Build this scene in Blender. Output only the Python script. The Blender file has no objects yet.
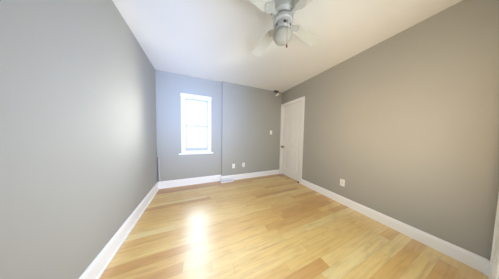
import bpy, bmesh, math
from mathutils import Matrix, Vector
R = math.radians
SC = bpy.context.scene
COL = SC.collection

# ------------------------------------------------------------------ camera
F, YAW, PIT, ROLL = 118.39, 0.4111, -0.0495, 0.0163
fwd = Vector((math.cos(PIT)*math.sin(YAW), math.cos(PIT)*math.cos(YAW), math.sin(PIT)))
r0 = Vector((math.cos(YAW), -math.sin(YAW), 0)); u0 = r0.cross(fwd)
rt = r0*math.cos(ROLL) + u0*math.sin(ROLL); up = u0*math.cos(ROLL) - r0*math.sin(ROLL)
cd = bpy.data.cameras.new('camera'); cam = bpy.data.objects.new('camera', cd); COL.objects.link(cam)
mw = Matrix.Identity(4)
for i in range(3):
    mw[i][0] = rt[i]; mw[i][1] = up[i]; mw[i][2] = -fwd[i]
mw[0][3], mw[1][3], mw[2][3] = 0, 0, 1.1487
cam.matrix_world = mw
cd.sensor_width = 36; cd.lens = F/499*36; cd.shift_y = 2.0/499; cd.clip_start = 0.01
SC.camera = cam

# ------------------------------------------------------------------ world, fill lights, exposure
SC.view_settings.view_transform = 'Standard'; SC.view_settings.look = 'None'
SC.view_settings.gamma = 1; SC.view_settings.use_curve_mapping = False
SC.view_settings.exposure = 0.15
W = bpy.data.worlds.new('world'); SC.world = W; W.use_nodes = True
wn = W.node_tree; wn.nodes.clear()
wo = wn.nodes.new('ShaderNodeOutputWorld'); wb = wn.nodes.new('ShaderNodeBackground')
wt = wn.nodes.new('ShaderNodeTexCoord'); wsep = wn.nodes.new('ShaderNodeSeparateXYZ'); wr = wn.nodes.new('ShaderNodeValToRGB')
wn.links.new(wt.outputs['Generated'], wsep.inputs[0]); wm = wn.nodes.new('ShaderNodeMapRange'); wm.inputs[1].default_value = -1; wm.inputs[2].default_value = 1
wn.links.new(wsep.outputs['Z'], wm.inputs[0]); wn.links.new(wm.outputs[0], wr.inputs[0])
# pale ground, hazy band at the horizon, bright overcast sky above
stops = [(-0.35, (.84, .82, .74)), (-0.10, (.70, .69, .64)), (0.26, (.66, .68, .69)), (0.45, (.76, .90, 1.15)), (1.0, (.76, .90, 1.2))]
while len(wr.color_ramp.elements) < len(stops): wr.color_ramp.elements.new(.5)
for e_, (z_, c_) in zip(wr.color_ramp.elements, stops): e_.position = (z_+1)/2; e_.color = (c_[0], c_[1], c_[2]*.92, 1)
# added dim block in the world straight outside the window, keeps sash rails visible
wv = wn.nodes.new('ShaderNodeMapRange'); wv.interpolation_type = 'SMOOTHSTEP'
wa = wn.nodes.new('ShaderNodeMath'); wa.operation = 'ABSOLUTE'; wn.links.new(wsep.outputs['X'], wa.inputs[0])
wv.inputs[1].default_value = .30; wv.inputs[2].default_value = .40; wv.inputs[3].default_value = 1; wv.inputs[4].default_value = 0
wn.links.new(wa.outputs[0], wv.inputs[0])
wz = wn.nodes.new('ShaderNodeMapRange'); wz.interpolation_type = 'SMOOTHSTEP'
wz.inputs[1].default_value = .24; wz.inputs[2].default_value = .34; wz.inputs[3].default_value = 1; wz.inputs[4].default_value = 0
wn.links.new(wsep.outputs['Z'], wz.inputs[0])
wmul = wn.nodes.new('ShaderNodeMath'); wmul.operation = 'MULTIPLY'; wn.links.new(wv.outputs[0], wmul.inputs[0]); wn.links.new(wz.outputs[0], wmul.inputs[1])
wh = wn.nodes.new('ShaderNodeMix'); wh.data_type = 'RGBA'
wn.links.new(wmul.outputs[0], wh.inputs['Factor']); wn.links.new(wr.outputs[0], wh.inputs['A']); wh.inputs['B'].default_value = (.068, .073, .076, 1)
wn.links.new(wh.outputs['Result'], wb.inputs[0]); wb.inputs[1].default_value = 34.0
wn.links.new(wb.outputs[0], wo.inputs[0])

def area(name, loc, direction, sx, sy, energy, color, spread=180, portal=False):
    l = bpy.data.lights.new(name, 'AREA'); l.shape = 'RECTANGLE'; l.size = sx; l.size_y = sy
    l.energy = energy; l.color = color; l.spread = R(spread); l.cycles.is_portal = portal
    o = bpy.data.objects.new(name, l); COL.objects.link(o)
    o.location = loc; o.rotation_euler = Vector(direction).to_track_quat('-Z', 'Y').to_euler()
    return o
area('window_portal', (-0.02, 3.14, 1.40), (0, -1, 0), 0.50, 1.25, 1, (1, 1, 1), portal=True)
# added unseen fill lights, aimed at chosen walls from behind the camera
area('fill_front', (0.93, -0.048, 1.10), (0, 1, 0.0), 1.22, 1.1, 18.5, (0.89, 0.98, 1.0))
area('fill_warm', (0.42, -0.058, 1.05), (1.0, 0.62, 0.24), 0.18, 0.8, 6.3, (1.0, 0.64, 0.26), spread=88)
area('fill_cool', (0.62, -0.050, 1.00), (-0.34, 1, 0.0), 0.50, 1.0, 18, (0.74, 0.81, 1.0), spread=100)
area('fill_blue', (-0.42, -0.13, 1.50), (0.10, 1, 0.10), 0.44, 1.2, 10, (0.32, 0.50, 1.0), spread=52)

# ------------------------------------------------------------------ helpers
def lin(c):
    return tuple(((v/255)/12.92 if v/255 <= .04045 else ((v/255+.055)/1.055)**2.4) for v in c) + (1,)
def mat(name, rgb, rough=.5, metal=0, coat=0, bump=0, bscale=200, var=0.0, vscale=3, trans=0, ior=1.5):
    m = bpy.data.materials.new(name); m.use_nodes = True
    nt = m.node_tree; b = nt.nodes['Principled BSDF']; c = lin(rgb)
    b.inputs['Roughness'].default_value = rough; b.inputs['Metallic'].default_value = metal
    b.inputs['Coat Weight'].default_value = coat; b.inputs['Transmission Weight'].default_value = trans
    b.inputs['IOR'].default_value = ior
    tc = nt.nodes.new('ShaderNodeTexCoord')
    n = nt.nodes.new('ShaderNodeTexNoise'); n.inputs['Scale'].default_value = vscale; n.inputs['Detail'].default_value = 3
    nt.links.new(tc.outputs['Object'], n.inputs['Vector'])
    mx = nt.nodes.new('ShaderNodeMix'); mx.data_type = 'RGBA'
    mx.inputs['A'].default_value = tuple(v*(1-var) for v in c[:3])+(1,)
    mx.inputs['B'].default_value = tuple(min(1, v*(1+var)) for v in c[:3])+(1,)
    nt.links.new(n.outputs['Fac'], mx.inputs['Factor']); nt.links.new(mx.outputs['Result'], b.inputs['Base Color'])
    if bump:
        n2 = nt.nodes.new('ShaderNodeTexNoise'); n2.inputs['Scale'].default_value = bscale; n2.inputs['Detail'].default_value = 4
        nt.links.new(tc.outputs['Object'], n2.inputs['Vector'])
        bp = nt.nodes.new('ShaderNodeBump'); bp.inputs['Strength'].default_value = bump; bp.inputs['Distance'].default_value = .002
        nt.links.new(n2.outputs['Fac'], bp.inputs['Height']); nt.links.new(bp.outputs['Normal'], b.inputs['Normal'])
    return m

M_wall = mat('grey_wall_paint', (169, 168, 162), .62, bump=.15, bscale=160, var=.02)
M_ceil = mat('white_ceiling_paint', (240, 239, 236), .8, bump=.1, var=.01)
M_trim = mat('white_gloss_trim', (248, 248, 248), .32, var=.01)
M_door = mat('white_door_paint', (246, 246, 244), .38, var=.01)
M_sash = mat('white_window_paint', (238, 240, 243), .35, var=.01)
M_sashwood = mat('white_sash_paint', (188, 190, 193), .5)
M_fan = mat('white_fan_enamel', (204, 205, 202), .35, var=.01)
M_blade = mat('white_fan_blade', (222, 223, 216), .45, var=.03, vscale=8)
M_plate = mat('white_plastic_plate', (242, 240, 234), .35)
M_dark = mat('dark_slot', (40, 38, 36), .6)
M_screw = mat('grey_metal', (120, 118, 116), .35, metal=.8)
M_chain = mat('brass_chain', (140, 100, 80), .4, metal=.5)
M_brass = mat('brass_knob', (176, 158, 122), .35, metal=.8)
M_vent = mat('white_vent_metal', (246, 247, 250), .4)
M_pipe = mat('pale_grey_pipe_paint', (176, 173, 178), .5)
M_sens = mat('sensor_white_plastic', (250, 249, 247), .35)
M_sensd = mat('sensor_dark_bracket', (88, 80, 74), .5)
M_globe = mat('frosted_glass', (202, 200, 188), .35, trans=.25, ior=1.2)
M_globe.node_tree.nodes['Principled BSDF'].inputs['Subsurface Weight'].default_value = 0.0

def glass_mat():
    m = bpy.data.materials.new('window_glass'); m.use_nodes = True; nt = m.node_tree; nt.nodes.clear()
    o = nt.nodes.new('ShaderNodeOutputMaterial'); t = nt.nodes.new('ShaderNodeBsdfTransparent')
    g = nt.nodes.new('ShaderNodeBsdfGlossy'); g.inputs['Roughness'].default_value = .02
    fr = nt.nodes.new('ShaderNodeFresnel'); fr.inputs['IOR'].default_value = 1.45
    mx = nt.nodes.new('ShaderNodeMixShader')
    t.inputs[0].default_value = (.97, .98, .98, 1)
    nt.links.new(fr.outputs[0], mx.inputs[0]); nt.links.new(t.outputs[0], mx.inputs[1]); nt.links.new(g.outputs[0], mx.inputs[2])
    nt.links.new(mx.outputs[0], o.inputs[0]); return m
M_glass = glass_mat()

def floor_mat():
    m = bpy.data.materials.new('light_strip_wood_floor'); m.use_nodes = True
    nt = m.node_tree; N = nt.nodes.new; L = nt.links.new; b = nt.nodes['Principled BSDF']
    def mth(op, a, c=None, d=None):
        n = N('ShaderNodeMath'); n.operation = op
        for i, v in enumerate((a, c, d)):
            if v is None: continue
            if isinstance(v, (int, float)): n.inputs[i].default_value = v
            else: L(v, n.inputs[i])
        return n.outputs[0]
    def ramp(fac, stops):
        r = N('ShaderNodeValToRGB'); cr = r.color_ramp
        while len(cr.elements) < len(stops): cr.elements.new(.5)
        for e, (p, c) in zip(cr.elements, stops): e.position = p; e.color = c
        L(fac, r.inputs[0]); return r.outputs[0]
    g = N('ShaderNodeNewGeometry'); sp = N('ShaderNodeSeparateXYZ'); L(g.outputs['Position'], sp.inputs[0])
    X, Y = sp.outputs[0], sp.outputs[1]
    wd = .091
    v = mth('DIVIDE', mth('ADD', Y, 10-.617+wd*200-10), wd)
    row = mth('FLOOR', v); fv = mth('FRACT', v)
    wn1 = N('ShaderNodeTexWhiteNoise'); wn1.noise_dimensions = '1D'; L(row, wn1.inputs['W'])
    ln = mth('ADD', mth('MULTIPLY', wn1.outputs['Value'], .35), .85)
    u = mth('DIVIDE', mth('ADD', mth('ADD', X, 20), mth('MULTIPLY', wn1.outputs['Value'], 7.3)), ln)
    colm = mth('FLOOR', u); fu = mth('FRACT', u)
    cb = N('ShaderNodeCombineXYZ'); L(row, cb.inputs[0]); L(colm, cb.inputs[1])
    wn2 = N('ShaderNodeTexWhiteNoise'); wn2.noise_dimensions = '2D'; L(cb.outputs[0], wn2.inputs['Vector'])
    rnd = wn2.outputs['Value']
    base = ramp(rnd, [(0, lin((216, 158, 76))), (.25, lin((233, 187, 102))), (.6, lin((242, 203, 120))), (.85, lin((244, 209, 132))), (1, lin((246, 218, 150)))])
    # grain: noise stretched along the boards, shifted per board
    cv = N('ShaderNodeCombineXYZ'); L(mth('ADD', mth('MULTIPLY', X, 2.2), mth('MULTIPLY', rnd, 37)), cv.inputs[0]); L(mth('MULTIPLY', Y, 42), cv.inputs[1]); L(mth('MULTIPLY', rnd, 11), cv.inputs[2])
    ns = N('ShaderNodeTexNoise'); ns.inputs['Scale'].default_value = 1; ns.inputs['Detail'].default_value = 5; ns.inputs['Distortion'].default_value = .6
    L(cv.outputs[0], ns.inputs['Vector'])
    grain = ramp(ns.outputs['Fac'], [(.25, lin((206, 190, 165))), (.5, (.93, .92, .90, 1)), (.75, (1, 1, 1, 1))])
    m1 = N('ShaderNodeMix'); m1.data_type = 'RGBA'; m1.blend_type = 'MULTIPLY'; m1.inputs['Factor'].default_value = .6
    L(base, m1.inputs['A']); L(grain, m1.inputs['B'])
    # bamboo-like cross nodes / blotches
    cv2 = N('ShaderNodeCombineXYZ'); L(mth('ADD', mth('MULTIPLY', X, 5), mth('MULTIPLY', rnd, 19)), cv2.inputs[0]); L(mth('MULTIPLY', Y, 16), cv2.inputs[1])
    n3 = N('ShaderNodeTexNoise'); n3.inputs['Scale'].default_value = 1; n3.inputs['Detail'].default_value = 2; L(cv2.outputs[0], n3.inputs['Vector'])
    bl = ramp(n3.outputs['Fac'], [(.3, (.84, .76, .64, 1)), (.5, (1, 1, 1, 1))])
    m2 = N('ShaderNodeMix'); m2.data_type = 'RGBA'; m2.blend_type = 'MULTIPLY'; m2.inputs['Factor'].default_value = .65
    L(m1.outputs['Result'], m2.inputs['A']); L(bl, m2.inputs['B'])
    # seams
    ev = mth('MINIMUM', fv, mth('SUBTRACT', 1, fv)); eu = mth('MULTIPLY', mth('MINIMUM', fu, mth('SUBTRACT', 1, fu)), 10)
    e = mth('MINIMUM', ev, eu)
    seam = ramp(e, [(0, (.62, .50, .36, 1)), (.03, (1, 1, 1, 1))])
    m3 = N('ShaderNodeMix'); m3.data_type = 'RGBA'; m3.blend_type = 'MULTIPLY'; m3.inputs['Factor'].default_value = .5
    L(m2.outputs['Result'], m3.inputs['A']); L(seam, m3.inputs['B'])
    # floor rows along the far wall are multiplied darker and redder
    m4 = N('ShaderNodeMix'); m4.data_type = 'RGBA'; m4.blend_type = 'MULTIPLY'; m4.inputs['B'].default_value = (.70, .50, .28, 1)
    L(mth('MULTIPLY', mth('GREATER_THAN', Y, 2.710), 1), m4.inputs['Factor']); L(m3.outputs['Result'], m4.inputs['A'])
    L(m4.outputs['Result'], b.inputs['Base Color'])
    b.inputs['Roughness'].default_value = .46; b.inputs['Specular IOR Level'].default_value = 1.0; b.inputs['IOR'].default_value = 1.85
    b.inputs['Anisotropic'].default_value = .85          # brushed across the boards: reflections smear in Y
    tv = N('ShaderNodeCombineXYZ'); tv.inputs[1].default_value = 1; L(tv.outputs[0], b.inputs['Tangent'])
    b.inputs['Coat Weight'].default_value = 1; b.inputs['Coat Roughness'].default_value = .37; b.inputs['Coat IOR'].default_value = 1.38
    bp = N('ShaderNodeBump'); bp.inputs['Strength'].default_value = .12; bp.inputs['Distance'].default_value = .002
    L(ns.outputs['Fac'], bp.inputs['Height']); L(bp.outputs['Normal'], b.inputs['Normal'])
    return m
M_floor = floor_mat()

class MB:
    def __init__(s): s.bm = bmesh.new()
    def box(s, x0, x1, y0, y1, z0, z1, bev=0):
        t = bmesh.new(); bmesh.ops.create_cube(t, size=1)
        for v in t.verts: v.co = Vector(((x0+x1)/2+v.co.x*(x1-x0), (y0+y1)/2+v.co.y*(y1-y0), (z0+z1)/2+v.co.z*(z1-z0)))
        if bev: bmesh.ops.bevel(t, geom=t.edges[:], offset=bev, segments=2, profile=.6, affect='EDGES')
        return s._merge(t)
    def _merge(s, t, M=None):
        if M is not None: bmesh.ops.transform(t, matrix=M, verts=t.verts)
        me = bpy.data.meshes.new('t'); t.to_mesh(me); t.free(); s.bm.from_mesh(me); bpy.data.meshes.remove(me); return s
    def prism(s, pts, length, M):      # closed profile (a,b) extruded along local x
        t = bmesh.new()
        A = [t.verts.new((0, a, b)) for a, b in pts]; B = [t.verts.new((length, a, b)) for a, b in pts]
        n = len(pts); t.faces.new(A[::-1]); t.faces.new(B)
        for i in range(n): t.faces.new((A[i], A[(i+1) % n], B[(i+1) % n], B[i]))
        bmesh.ops.recalc_face_normals(t, faces=t.faces)
        return s._merge(t, M)
    def lathe(s, prof, M=None, seg=40, ribs=0, ramp=0):
        t = bmesh.new(); rings = []
        for r, z in prof:
            rings.append([t.verts.new((r*(1+(ramp*math.cos(ribs*2*math.pi*k/seg) if ribs else 0))*math.cos(2*math.pi*k/seg), r*(1+(ramp*math.cos(ribs*2*math.pi*k/seg) if ribs else 0))*math.sin(2*math.pi*k/seg), z)) for k in range(seg)] if r > 1e-5 else [t.verts.new((0, 0, z))])
        for a, b in zip(rings, rings[1:]):
            for k in range(seg):
                k2 = (k+1) % seg
                if len(a) == 1 and len(b) == 1: continue
                if len(a) == 1: t.faces.new((a[0], b[k], b[k2]))
                elif len(b) == 1: t.faces.new((a[k], b[0], a[k2]))
                else: t.faces.new((a[k], b[k], b[k2], a[k2]))
        bmesh.ops.recalc_face_normals(t, faces=t.faces)
        for f in t.faces: f.smooth = True
        return s._merge(t, M)
    def tube(s, a, b, r, seg=14, r2=None):
        a, b = Vector(a), Vector(b); d = b-a; r2 = r if r2 is None else r2
        return s.lathe([(0, 0), (r, 0), (r2, d.length), (0, d.length)], Matrix.Translation(a) @ d.to_track_quat('Z', 'Y').to_matrix().to_4x4(), seg)
    def build(s, name, m, parent=None, M=None, sharp=True):
        me = bpy.data.meshes.new(name); s.bm.normal_update(); s.bm.to_mesh(me); s.bm.free(); me.materials.append(m)
        if sharp and any(p.use_smooth for p in me.polygons): me.set_sharp_from_angle(angle=R(38))
        o = bpy.data.objects.new(name, me); COL.objects.link(o)
        if M is not None: o.matrix_world = M
        if parent: o.parent = parent
        return o
def struct(o): o['kind'] = 'structure'; return o
def tag(o, label, cat, group=None):
    o['label'] = label; o['category'] = cat
    if group: o['group'] = group
    return o
def empty(name, M):
    o = bpy.data.objects.new(name, None); COL.objects.link(o); o.matrix_world = M; o.empty_display_size = .1; return o

# ------------------------------------------------------------------ wall frames: local x along the wall (to the right as seen from the room), y into the wall, z up
A_, B_, D_, E_, H = .7785, 2.3077, 3.0019, .0589, 2.44
AL, AR, AB = -.0157, .0147, -.0083
def frame(x, y, th): return Matrix.Translation((x, y, 0)) @ Matrix.Rotation(th, 4, 'Z')
FB = frame(-A_, D_, AB)                        # back wall, left bay
FB2 = frame(-A_, D_-E_, AB)                    # back wall, projecting right part
FR = frame(B_, D_, -math.pi/2-AR)              # right wall, s = distance from the back corner
FL = frame(-A_, D_, math.pi/2-AL)              # left wall, s negative towards the camera
FX, FY, FT = 2.2665, .042, math.pi+.055
FF = frame(FX, FY, FT)                         # front wall, s = distance from the right corner
SJ = .545+A_                                   # where the back wall steps forward
WB = B_+A_+.01

# ------------------------------------------------------------------ shell
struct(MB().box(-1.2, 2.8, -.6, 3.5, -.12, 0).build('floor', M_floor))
struct(MB().box(-1.2, 2.8, -.6, 3.5, H, H+.12).build('ceiling', M_ceil))
WX0, WX1, WZ0, WZ1 = .505, 1.008, .775, 1.975   # window opening in back-wall s, z
w = MB(); w.box(-.3, WX0, 0, .2, 0, H); w.box(WX1, SJ+.05, 0, .2, 0, H); w.box(WX0, WX1, 0, .2, 0, WZ0); w.box(WX0, WX1, 0, .2, WZ1, H)
w.box(SJ, WB+.3, -E_, .2, 0, H)
struct(w.build('wall_back', M_wall, M=FB))
struct(MB().box(-3.6, .25, 0, .15, 0, H).build('wall_left', M_wall, M=FL))
DS0, DS1, DZ = .135, .875, 2.02                 # door opening on the right wall
w = MB(); w.box(-.2, DS0, 0, .15, 0, H); w.box(DS1, 3.25, 0, .15, 0, H); w.box(DS0, DS1, 0, .15, DZ, H); w.box(DS0, DS1, .13, .15, 0, DZ)
struct(w.build('wall_right', M_wall, M=FR))
# front wall: closet opening, and added closed recesses holding the fill lights
CS0, CS1 = .095, .62
w = MB(); w.box(-.2, CS0, 0, .12, 0, H); w.box(CS0, CS1, 0, .12, 2.02, H); w.box(CS0, CS1, .1, .12, 0, 2.02)
w.box(CS1, .70, 0, .12, 0, H)
w.box(.70, 1.97, 0, .12, 0, .4); w.box(.70, 1.97, 0, .12, 1.65, H); w.box(1.97, 2.42, 0, .12, 0, H)
w.box(2.42, 2.98, 0, .12, 0, .8); w.box(2.42, 2.98, 0, .12, 2.15, H); w.box(2.98, 3.3, 0, .12, 0, H)
w.box(.6, 3.1, .12, .14, 0, H)
struct(w.build('wall_front', M_wall, M=FF))

# ------------------------------------------------------------------ baseboards
def base_prof(h, t=.017, shoe=True):
    p = [(0, 0), (-t-(.012 if shoe else 0), 0)]
    if shoe: p += [(-t-.012, .010), (-t-.008, .017), (-t, .020)]
    p += [(-t, h-.030), (-t+.003, h-.024), (-t+.002, h-.016), (-t+.008, h-.008), (-t+.010, h), (0, h)]
    return p
def baseboard(name, M, s0, s1, h, off=0, **k):
    m = MB(); m.prism(base_prof(h, **k), s1-s0, Matrix.Translation((s0, off, 0)))
    return struct(m.build(name, M_trim, M=M))
baseboard('baseboard_left', FL, -3.1, 0, .158)
b = MB(); b.prism(base_prof(.150), SJ+.0, Matrix.Identity(4)); b.prism(base_prof(.128), WB-SJ, Matrix.Translation((SJ-.017, -E_, 0)))
struct(b.build('baseboard_back', M_trim, M=FB))
baseboard('baseboard_right', FR, DS1+.068, 2.95, .128, shoe=False, t=.018)
baseboard('baseboard_front', FF, 0, CS0-.06, .128, shoe=False, t=.030)

# ------------------------------------------------------------------ window (double hung, seen against a bright sky)
wi = empty('window_1', FB); struct(wi)
m = MB()                                          # casing boards with a cap
CW = .062
m.box(WX0-CW, WX0, -.020, 0, WZ0-.01, WZ1+CW, .004); m.box(WX1, WX1+CW, -.020, 0, WZ0-.01, WZ1+CW, .004)
m.box(WX0-CW-.005, WX1+CW+.005, -.024, 0, WZ1, WZ1+CW+.006, .004)
m.build('casing', M_sash, wi)
m = MB(); m.box(WX0, WX0+.014, 0, .13, WZ0, WZ1); m.box(WX1-.014, WX1, 0, .13, WZ0, WZ1); m.box(WX0, WX1, 0, .13, WZ1-.014, WZ1)
m.box(WX0, WX1, .02, .17, WZ0-.02, WZ0+.006)
m.build('jamb', M_sash, wi)
MB().box(WX0-CW-.05, WX1+CW+.05, -.052, .03, WZ0-.070, WZ0-.040, .006).box(WX0-CW, WX1+CW, -.018, 0, WZ0-.042, WZ0+.004, .003).build('sill', M_sash, wi)
X0, X1 = WX0+.014, WX1-.014; ZM = 1.352
def sash(z0, z1, y0, y1, rail_b, rail_t, st=.034, munt=False):
    f = MB(); f.box(X0, X0+st, y0, y1, z0, z1, .002); f.box(X1-st, X1, y0, y1, z0, z1, .002)
    f.box(X0+st, X1-st, y0, y1, z0, z0+rail_b, .002); f.box(X0+st, X1-st, y0, y1, z1-rail_t, z1, .002)
    o = f.build('sash', M_sashwood, wi)
    if munt:
        xm = (X0+X1)/2; q = MB(); q.box(xm-.012, xm+.012, y0+.006, y1-.006, z0+rail_b, z1-rail_t)
        zm = (z0+rail_b+z1-rail_t)/2+.01; q.box(X0+st, X1-st, y0+.008, y1-.008, zm-.010, zm+.010); q.build('muntin', M_sashwood, o)
    MB().box(X0+st-.004, X1-st+.004, (y0+y1)/2-.002, (y0+y1)/2+.002, z0+rail_b-.004, z1-rail_t+.004).build('pane', M_glass, o)
    return o
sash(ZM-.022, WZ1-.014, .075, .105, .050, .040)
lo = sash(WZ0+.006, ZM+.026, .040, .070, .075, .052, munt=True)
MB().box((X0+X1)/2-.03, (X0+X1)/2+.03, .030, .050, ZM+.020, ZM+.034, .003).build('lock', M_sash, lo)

# ------------------------------------------------------------------ panel door on the right wall
dr = empty('door_1', FR); struct(dr)
c = MB(); CD = .066
c.box(DS0-CD, DS0+.004, -.018, 0, 0, DZ+CD, .004); c.box(DS1-.004, DS1+CD, -.018, 0, 0, DZ+CD, .004); c.box(DS0-CD, DS1+CD, -.020, 0, DZ-.004, DZ+CD, .004)
c.box(DS0-CD, DS0-CD+.016, -.025, 0, 0, DZ+CD, .003); c.box(DS1+CD-.016, DS1+CD, -.025, 0, 0, DZ+CD, .003); c.box(DS0-CD, DS1+CD, -.026, 0, DZ+CD-.016, DZ+CD+.001, .003)
c.build('casing', M_trim, dr)
MB().box(DS0, DS0+.012, 0, .12, 0, DZ).box(DS1-.012, DS1, 0, .12, 0, DZ).box(DS0, DS1, 0, .12, DZ-.012, DZ).build('jamb', M_trim, dr)
def panel_leaf(s0, s1, z0, z1, y0, parent):
    """six-panel leaf: stiles and rails proud, panels raised inside moulded grooves"""
    m = MB(); T = .036; m.box(s0, s1, y0+.012, y0+T, z0, z1)
    wd = s1-s0; st = .105; mu = .085; zz = [z0+.22, z0+.80, z0+.93, z0+1.56, z0+1.66, z1-.12]
    for a, b_ in ((s0, s0+st), (s1-st, s1)): m.box(a, b_, y0, y0+.014, z0, z1, .002)
    cx = (s0+s1)/2
    for a, b_ in ((z0, zz[0]), (zz[1], zz[2]), (zz[3], zz[4]), (zz[5], z1)): m.box(s0+st-.001, s1-st+.001, y0, y0+.014, a, b_, .002)
    for a, b_ in ((zz[0], zz[1]), (zz[2], zz[3]), (zz[4], zz[5])): m.box(cx-mu/2, cx+mu/2, y0, y0+.014, a-.001, b_+.001, .002)
    leaf = m.build('door_leaf', M_door, parent)
    for a, b_ in ((zz[0], zz[1]), (zz[2], zz[3]), (zz[4], zz[5])):
        for p0, p1 in ((s0+st, cx-mu/2), (cx+mu/2, s1-st)):
            MB().box(p0+.016, p1-.016, y0+.003, y0+.02, a+.016, b_-.016, .006).build('raised_panel', M_door, leaf)
    return leaf
leaf = panel_leaf(DS0+.015, DS1-.015, .012, DZ-.015, .018, dr)
ks, kz = DS0+.015+.055, .835
k = MB(); kn = Matrix.Translation((ks, .018, kz)) @ Matrix.Rotation(R(90), 4, 'X')
k.lathe([(0, 0), (.030, 0), (.030, .004), (.024, .008), (.011, .010), (.010, .030), (.020, .036), (.027, .048), (.024, .060), (.012, .066), (0, .067)], kn, 28)
k.build('knob', M_brass, leaf)
MB().box(ks-.055-.012, ks-.055+.006, -.020, .02, kz-.035, kz+.035, .001).build('strike_plate', M_brass, dr)
for z in (.25, 1.75):
    MB().tube((DS1-.014, .010, z-.045), (DS1-.014, .010, z+.045), .006).build('hinge', M_trim, dr)
# added dark piece standing in for the gap under the door, hinge side
o = MB().lathe([(0, 0), (.016, 0), (.016, .016), (.012, .026), (0, .028)], seg=20).build('door_gap_dark', M_dark, M=FR @ Matrix.Translation((DS1-.03, -.018, 0)))
tag(o, 'small dark piece added for the gap at the foot of the white door', 'door gap')

# closet door in the front wall, beside the right corner
dc = empty('door_2', FF); struct(dc)
MB().box(CS0-.060, CS0+.004, -.012, 0, 0, 2.08, .003).box(CS1-.004, CS1+.060, -.012, 0, 0, 2.08, .003).box(CS0-.06, CS1+.06, -.013, 0, 2.016, 2.08, .003).build('casing', M_trim, dc)
panel_leaf(CS0+.002, CS1-.002, .004, 2.014, -.004, dc)

# ------------------------------------------------------------------ ceiling fan
FC = Matrix.Translation((.717, .925, 0)); fan = empty('ceiling_fan', FC)
tag(fan, 'white four-blade ceiling fan with a frosted glass light and pull chain', 'ceiling fan')
MB().lathe([(0, H), (.135, H), (.140, H-.012), (.140, H-.060), (.132, H-.085), (.112, H-.120), (.098, H-.150), (.094, H-.190), (.060, H-.225), (0, H-.225)], seg=48).build('motor_housing', M_fan, fan)
M_slot = mat('slot_grey', (150, 150, 147), .6)
for kx in range(24):
    a = kx*2*math.pi/24; q = MB()
    t = bmesh.new(); bmesh.ops.create_cube(t, size=1)
    q._merge(t, Matrix.Rotation(a, 4, 'Z') @ Matrix.Translation((.1165, 0, H-.112)) @ Matrix.Rotation(R(-30), 4, 'Y') @ Matrix.Diagonal((.004, .006, .035, 1)))
    q.build('cooling_slot', M_slot, fan)
ZB = 2.168; ZP = 2.218                              # switch housing top, blade plane
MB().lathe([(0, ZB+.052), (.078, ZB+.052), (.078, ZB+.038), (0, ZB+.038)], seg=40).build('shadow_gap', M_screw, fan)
MB().lathe([(0, ZB+.040), (.084, ZB+.040), (.088, ZB+.030), (.088, ZB+.008), (.080, ZB), (0, ZB)], seg=40).build('flywheel', M_fan, fan)
sh = MB().lathe([(0, ZB), (.060, ZB), (.066, ZB-.008), (.066, ZB-.048), (.058, ZB-.058), (.050, ZB-.064), (0, ZB-.064)], seg=40).build('switch_housing', M_fan, fan)
for a in range(0, 360, 60):
    av = R(a-115); p = Vector((math.cos(av), math.sin(av), 0))
    MB().tube(p*.060+Vector((0, 0, ZB-.030)), p*.071+Vector((0, 0, ZB-.030)), .0095, 12).build('screw', M_dark if a % 120 == 0 else M_screw, sh)
RB, WBL = .545, .128
def blade(angle):
    M = Matrix.Rotation(R(angle), 4, 'Z') @ Matrix.Translation((0, 0, ZP)) @ Matrix.Rotation(R(9), 4, 'X')
    t = bmesh.new(); out = []
    r0_, w0, w1 = .160, .052, WBL/2
    out += [(r0_, -w0*.75), (r0_+.02, -w0)]
    for i in range(7):
        a = -math.pi/2+i*math.pi/12; out.append((RB-.035+.035*math.cos(a), -w1+.035+.035*math.sin(a)))
    for i in range(7):
        a = i*math.pi/12; out.append((RB-.035+.035*math.cos(a), w1-.035+.035*math.sin(a)))
    out += [(r0_+.02, w0), (r0_, w0*.75)]
    lo_ = [t.verts.new((x, y, -.003)) for x, y in out]; hi = [t.verts.new((x, y, .003)) for x, y in out]; n = len(out)
    t.faces.new(lo_[::-1]); t.faces.new(hi)
    for i in range(n): t.faces.new((lo_[i], lo_[(i+1) % n], hi[(i+1) % n], hi[i]))
    bmesh.ops.recalc_face_normals(t, faces=t.faces)
    m = MB(); m._merge(t, M); bo = m.build('blade', M_blade, fan)
    br = MB()                                     # ornamental blade iron: neck, fork plate and three screw heads
    t = bmesh.new(); pts = [(.070, -.016), (.105, -.012), (.130, -.020), (.150, -.042), (.180, -.046), (.195, -.028), (.215, -.008), (.215, .008), (.195, .028), (.180, .046), (.150, .042), (.130, .020), (.105, .012), (.070, .016)]
    a_ = [t.verts.new((x, y, -.009)) for x, y in pts]; b_ = [t.verts.new((x, y, -.0035)) for x, y in pts]; n = len(pts)
    t.faces.new(a_[::-1]); t.faces.new(b_)
    for i in range(n): t.faces.new((a_[i], a_[(i+1) % n], b_[(i+1) % n], b_[i]))
    bmesh.ops.recalc_face_normals(t, faces=t.faces); br._merge(t, M)
    for x, y in ((.172, -.032), (.172, .032), (.200, 0)):
        br.lathe([(0, -.013), (.005, -.012), (.006, -.009), (0, -.009)], M @ Matrix.Translation((x, y, 0)), 10)
    br.build('blade_bracket', M_fan, bo)
for a in (91, 8, -73, -168): blade(a)
lt = MB().lathe([(0, ZB-.062), (.054, ZB-.062), (.058, ZB-.070), (.058, ZB-.082), (.050, ZB-.086), (0, ZB-.086)], seg=36).build('light_fitter', M_fan, fan)
prof = [(.050, ZB-.070), (.070, ZB-.075), (.083, ZB-.086), (.086, ZB-.098), (.083, ZB-.112), (.074, ZB-.130), (.060, ZB-.147), (.042, ZB-.160), (.022, ZB-.167), (0, ZB-.169)]
MB().lathe(prof, seg=48, ribs=0).build('light_shade', M_globe, fan)
pc = MB(); dirc = Vector((-.26, -.966, 0)); p = dirc*.094
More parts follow.
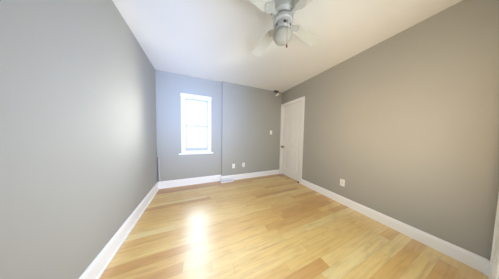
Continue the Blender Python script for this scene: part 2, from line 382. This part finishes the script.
for i in range(24):
    z = ZB-.045-i*.0085
    pc.lathe([(0, -.0026), (.0026, 0), (0, .0026)], Matrix.Translation((p.x, p.y, z)), 6)
pc.tube((p.x, p.y, ZB-.045), (p.x, p.y, ZB-.245), .0012, 6); pc.tube(dirc*.064+Vector((0, 0, ZB-.040)), (p.x, p.y, ZB-.045), .003, 8)
ch = pc.build('pull_chain', M_chain, fan)
MB().lathe([(0, .014), (.004, .012), (.007, 0), (.006, -.014), (0, -.018)], Matrix.Translation((p.x, p.y, ZB-.254)), 14).build('pendant', M_chain, ch)

# ------------------------------------------------------------------ electrical plates
def plate_base(name, M, label, cat, group=None):
    o = MB().box(-.036, .036, -.006, 0, -.058, .058, .003).build(name, M_plate, M=M)
    return tag(o, label, cat, group)
def recept(parent, z):
    r = MB().lathe([(0, 0), (.0165, 0), (.0165, .003), (0, .003)], Matrix.Translation((0, -.005, z)) @ Matrix.Rotation(R(90), 4, 'X'), 24).build('receptacle', M_plate, parent)
    MB().box(-.0085, -.0060, -.0085, -.0078, z-.004, z+.008).box(.0060, .0085, -.0085, -.0078, z-.004, z+.008).box(-.0025, .0025, -.0085, -.0078, z-.011, z-.006).build('slot', M_dark, r)
def screw(parent, z): MB().lathe([(0, 0), (.0035, 0), (.003, .0015), (0, .002)], Matrix.Translation((0, -.0055, z)) @ Matrix.Rotation(R(90), 4, 'X'), 12).build('screw', M_screw, parent)
def at(Fm, s, z): return Fm @ Matrix.Translation((s, 0, z))
o = plate_base('wall_outlet', at(FB2, .838+A_, .36), 'white plate low on the back wall, left one of the pair there', 'outlet', None)
jk = MB().lathe([(0, 0), (.007, 0), (.007, .004), (.004, .004), (.004, .010), (0, .010)], Matrix.Translation((0, -.005, 0)) @ Matrix.Rotation(R(90), 4, 'X'), 16).build('jack', M_plate, o)
screw(o, .042); screw(o, -.042)
o = plate_base('wall_outlet', at(FB2, 1.112+A_, .368), 'white outlet low on the back wall, right one of the pair there', 'outlet')
recept(o, .0195); recept(o, -.0195); screw(o, 0)
o = plate_base('wall_outlet', at(FR, D_-1.193, .366), 'white outlet above the baseboard of the long right wall', 'outlet')
recept(o, .0195); recept(o, -.0195); screw(o, 0)
o = plate_base('light_switch', at(FB2, 1.951+A_, 1.25), 'white light switch on the back wall beside the white door', 'light switch')
screw(o, .030); screw(o, -.030)
MB().box(-.005, .005, -.016, -.005, -.004, .012, .0015).build('toggle', M_plate, o)

# ------------------------------------------------------------------ floor-level heating register where the back wall steps forward
rg = empty('floor_register', FB @ Matrix.Translation((SJ+.115, -E_-.029, 0)))
tag(rg, 'white baseboard heating register on the floor at the step in the back wall', 'vent')
hw, dp, hh = .155, .085, .070
m = MB(); m.prism([(0, 0), (-dp, 0), (-dp, .012), (-dp+.03, hh), (0, hh)], .010, Matrix.Translation((-hw, 0, 0))); m.prism([(0, 0), (-dp, 0), (-dp, .012), (-dp+.03, hh), (0, hh)], .010, Matrix.Translation((hw-.010, 0, 0)))
m.box(-hw, hw, -dp+.026, 0, hh-.010, hh, .002); m.box(-hw, hw, -dp-.004, -dp+.008, 0, .016, .002); m.box(-hw+.01, hw-.01, -.006, 0, 0, hh)
m.build('frame', M_vent, rg)
sl = MB(); slope = math.atan2(.030, hh-.012)
for kx in range(17):
    x = -hw+.018+kx*(2*hw-.036)/16
    t = bmesh.new(); bmesh.ops.create_cube(t, size=1)
    sl._merge(t, Matrix.Translation((x, -dp+.016, .041)) @ Matrix.Rotation(-slope, 4, 'X') @ Matrix.Diagonal((.006, .004, .060, 1)))
sl.build('grille', M_vent, rg)
MB().box(-.006, .006, -dp-.006, -dp+.004, .014, .030, .001).build('lever', M_vent, rg)
MB().box(-hw+.01, hw-.01, -.040, -.006, .004, hh-.012).build('duct_shadow_box', mat('vent_inner_grey', (214, 216, 222), .7), rg)

# ------------------------------------------------------------------ capped pipe in the back left corner
pp = MB().tube((0, 0, .158), (0, 0, .655), .020, 24).build('corner_pipe', M_pipe, M=FB @ Matrix.Translation((.034, -.020, 0)))
tag(pp, 'slim pale pipe standing upright in the corner left of the window', 'pipe')
MB().lathe([(0, .675), (.019, .673), (.024, .666), (.024, .642), (.020, .638), (0, .638)], seg=24).build('cap', M_pipe, pp)
MB().box(-.034, .034, .012, .0195, .400, .418, .001).lathe([(.0195, .400), (.0215, .401), (.0215, .417), (.0195, .418)], seg=24).build('clamp', M_pipe, pp)

# ------------------------------------------------------------------ motion sensor high in the back right corner
sn = empty('motion_sensor', Matrix.Translation((2.085, 2.875, H)))
tag(sn, 'small white sensor on a dark bracket under the ceiling above the white door', 'sensor')
MB().box(-.090, .045, -.035, .035, -.026, 0, .005).tube((-.01, 0, -.015), (.005, 0, -.080), .015).build('bracket', M_sensd, sn)
Ms = Matrix.Translation((.008, -.016, -.106)) @ Matrix.Rotation(R(62), 4, 'Y') @ Matrix.Diagonal((.85, 1, 1, 1))
bd = MB().lathe([(0, -.060), (.020, -.058), (.034, -.046), (.040, -.025), (.040, .030), (.034, .046), (.020, .054), (0, .056)], Ms, 28).build('body', M_sens, sn)
MB().lathe([(.024, .050), (.026, .056), (.018, .062), (0, .063)], Ms, 24).build('lens', M_sensd, bd)
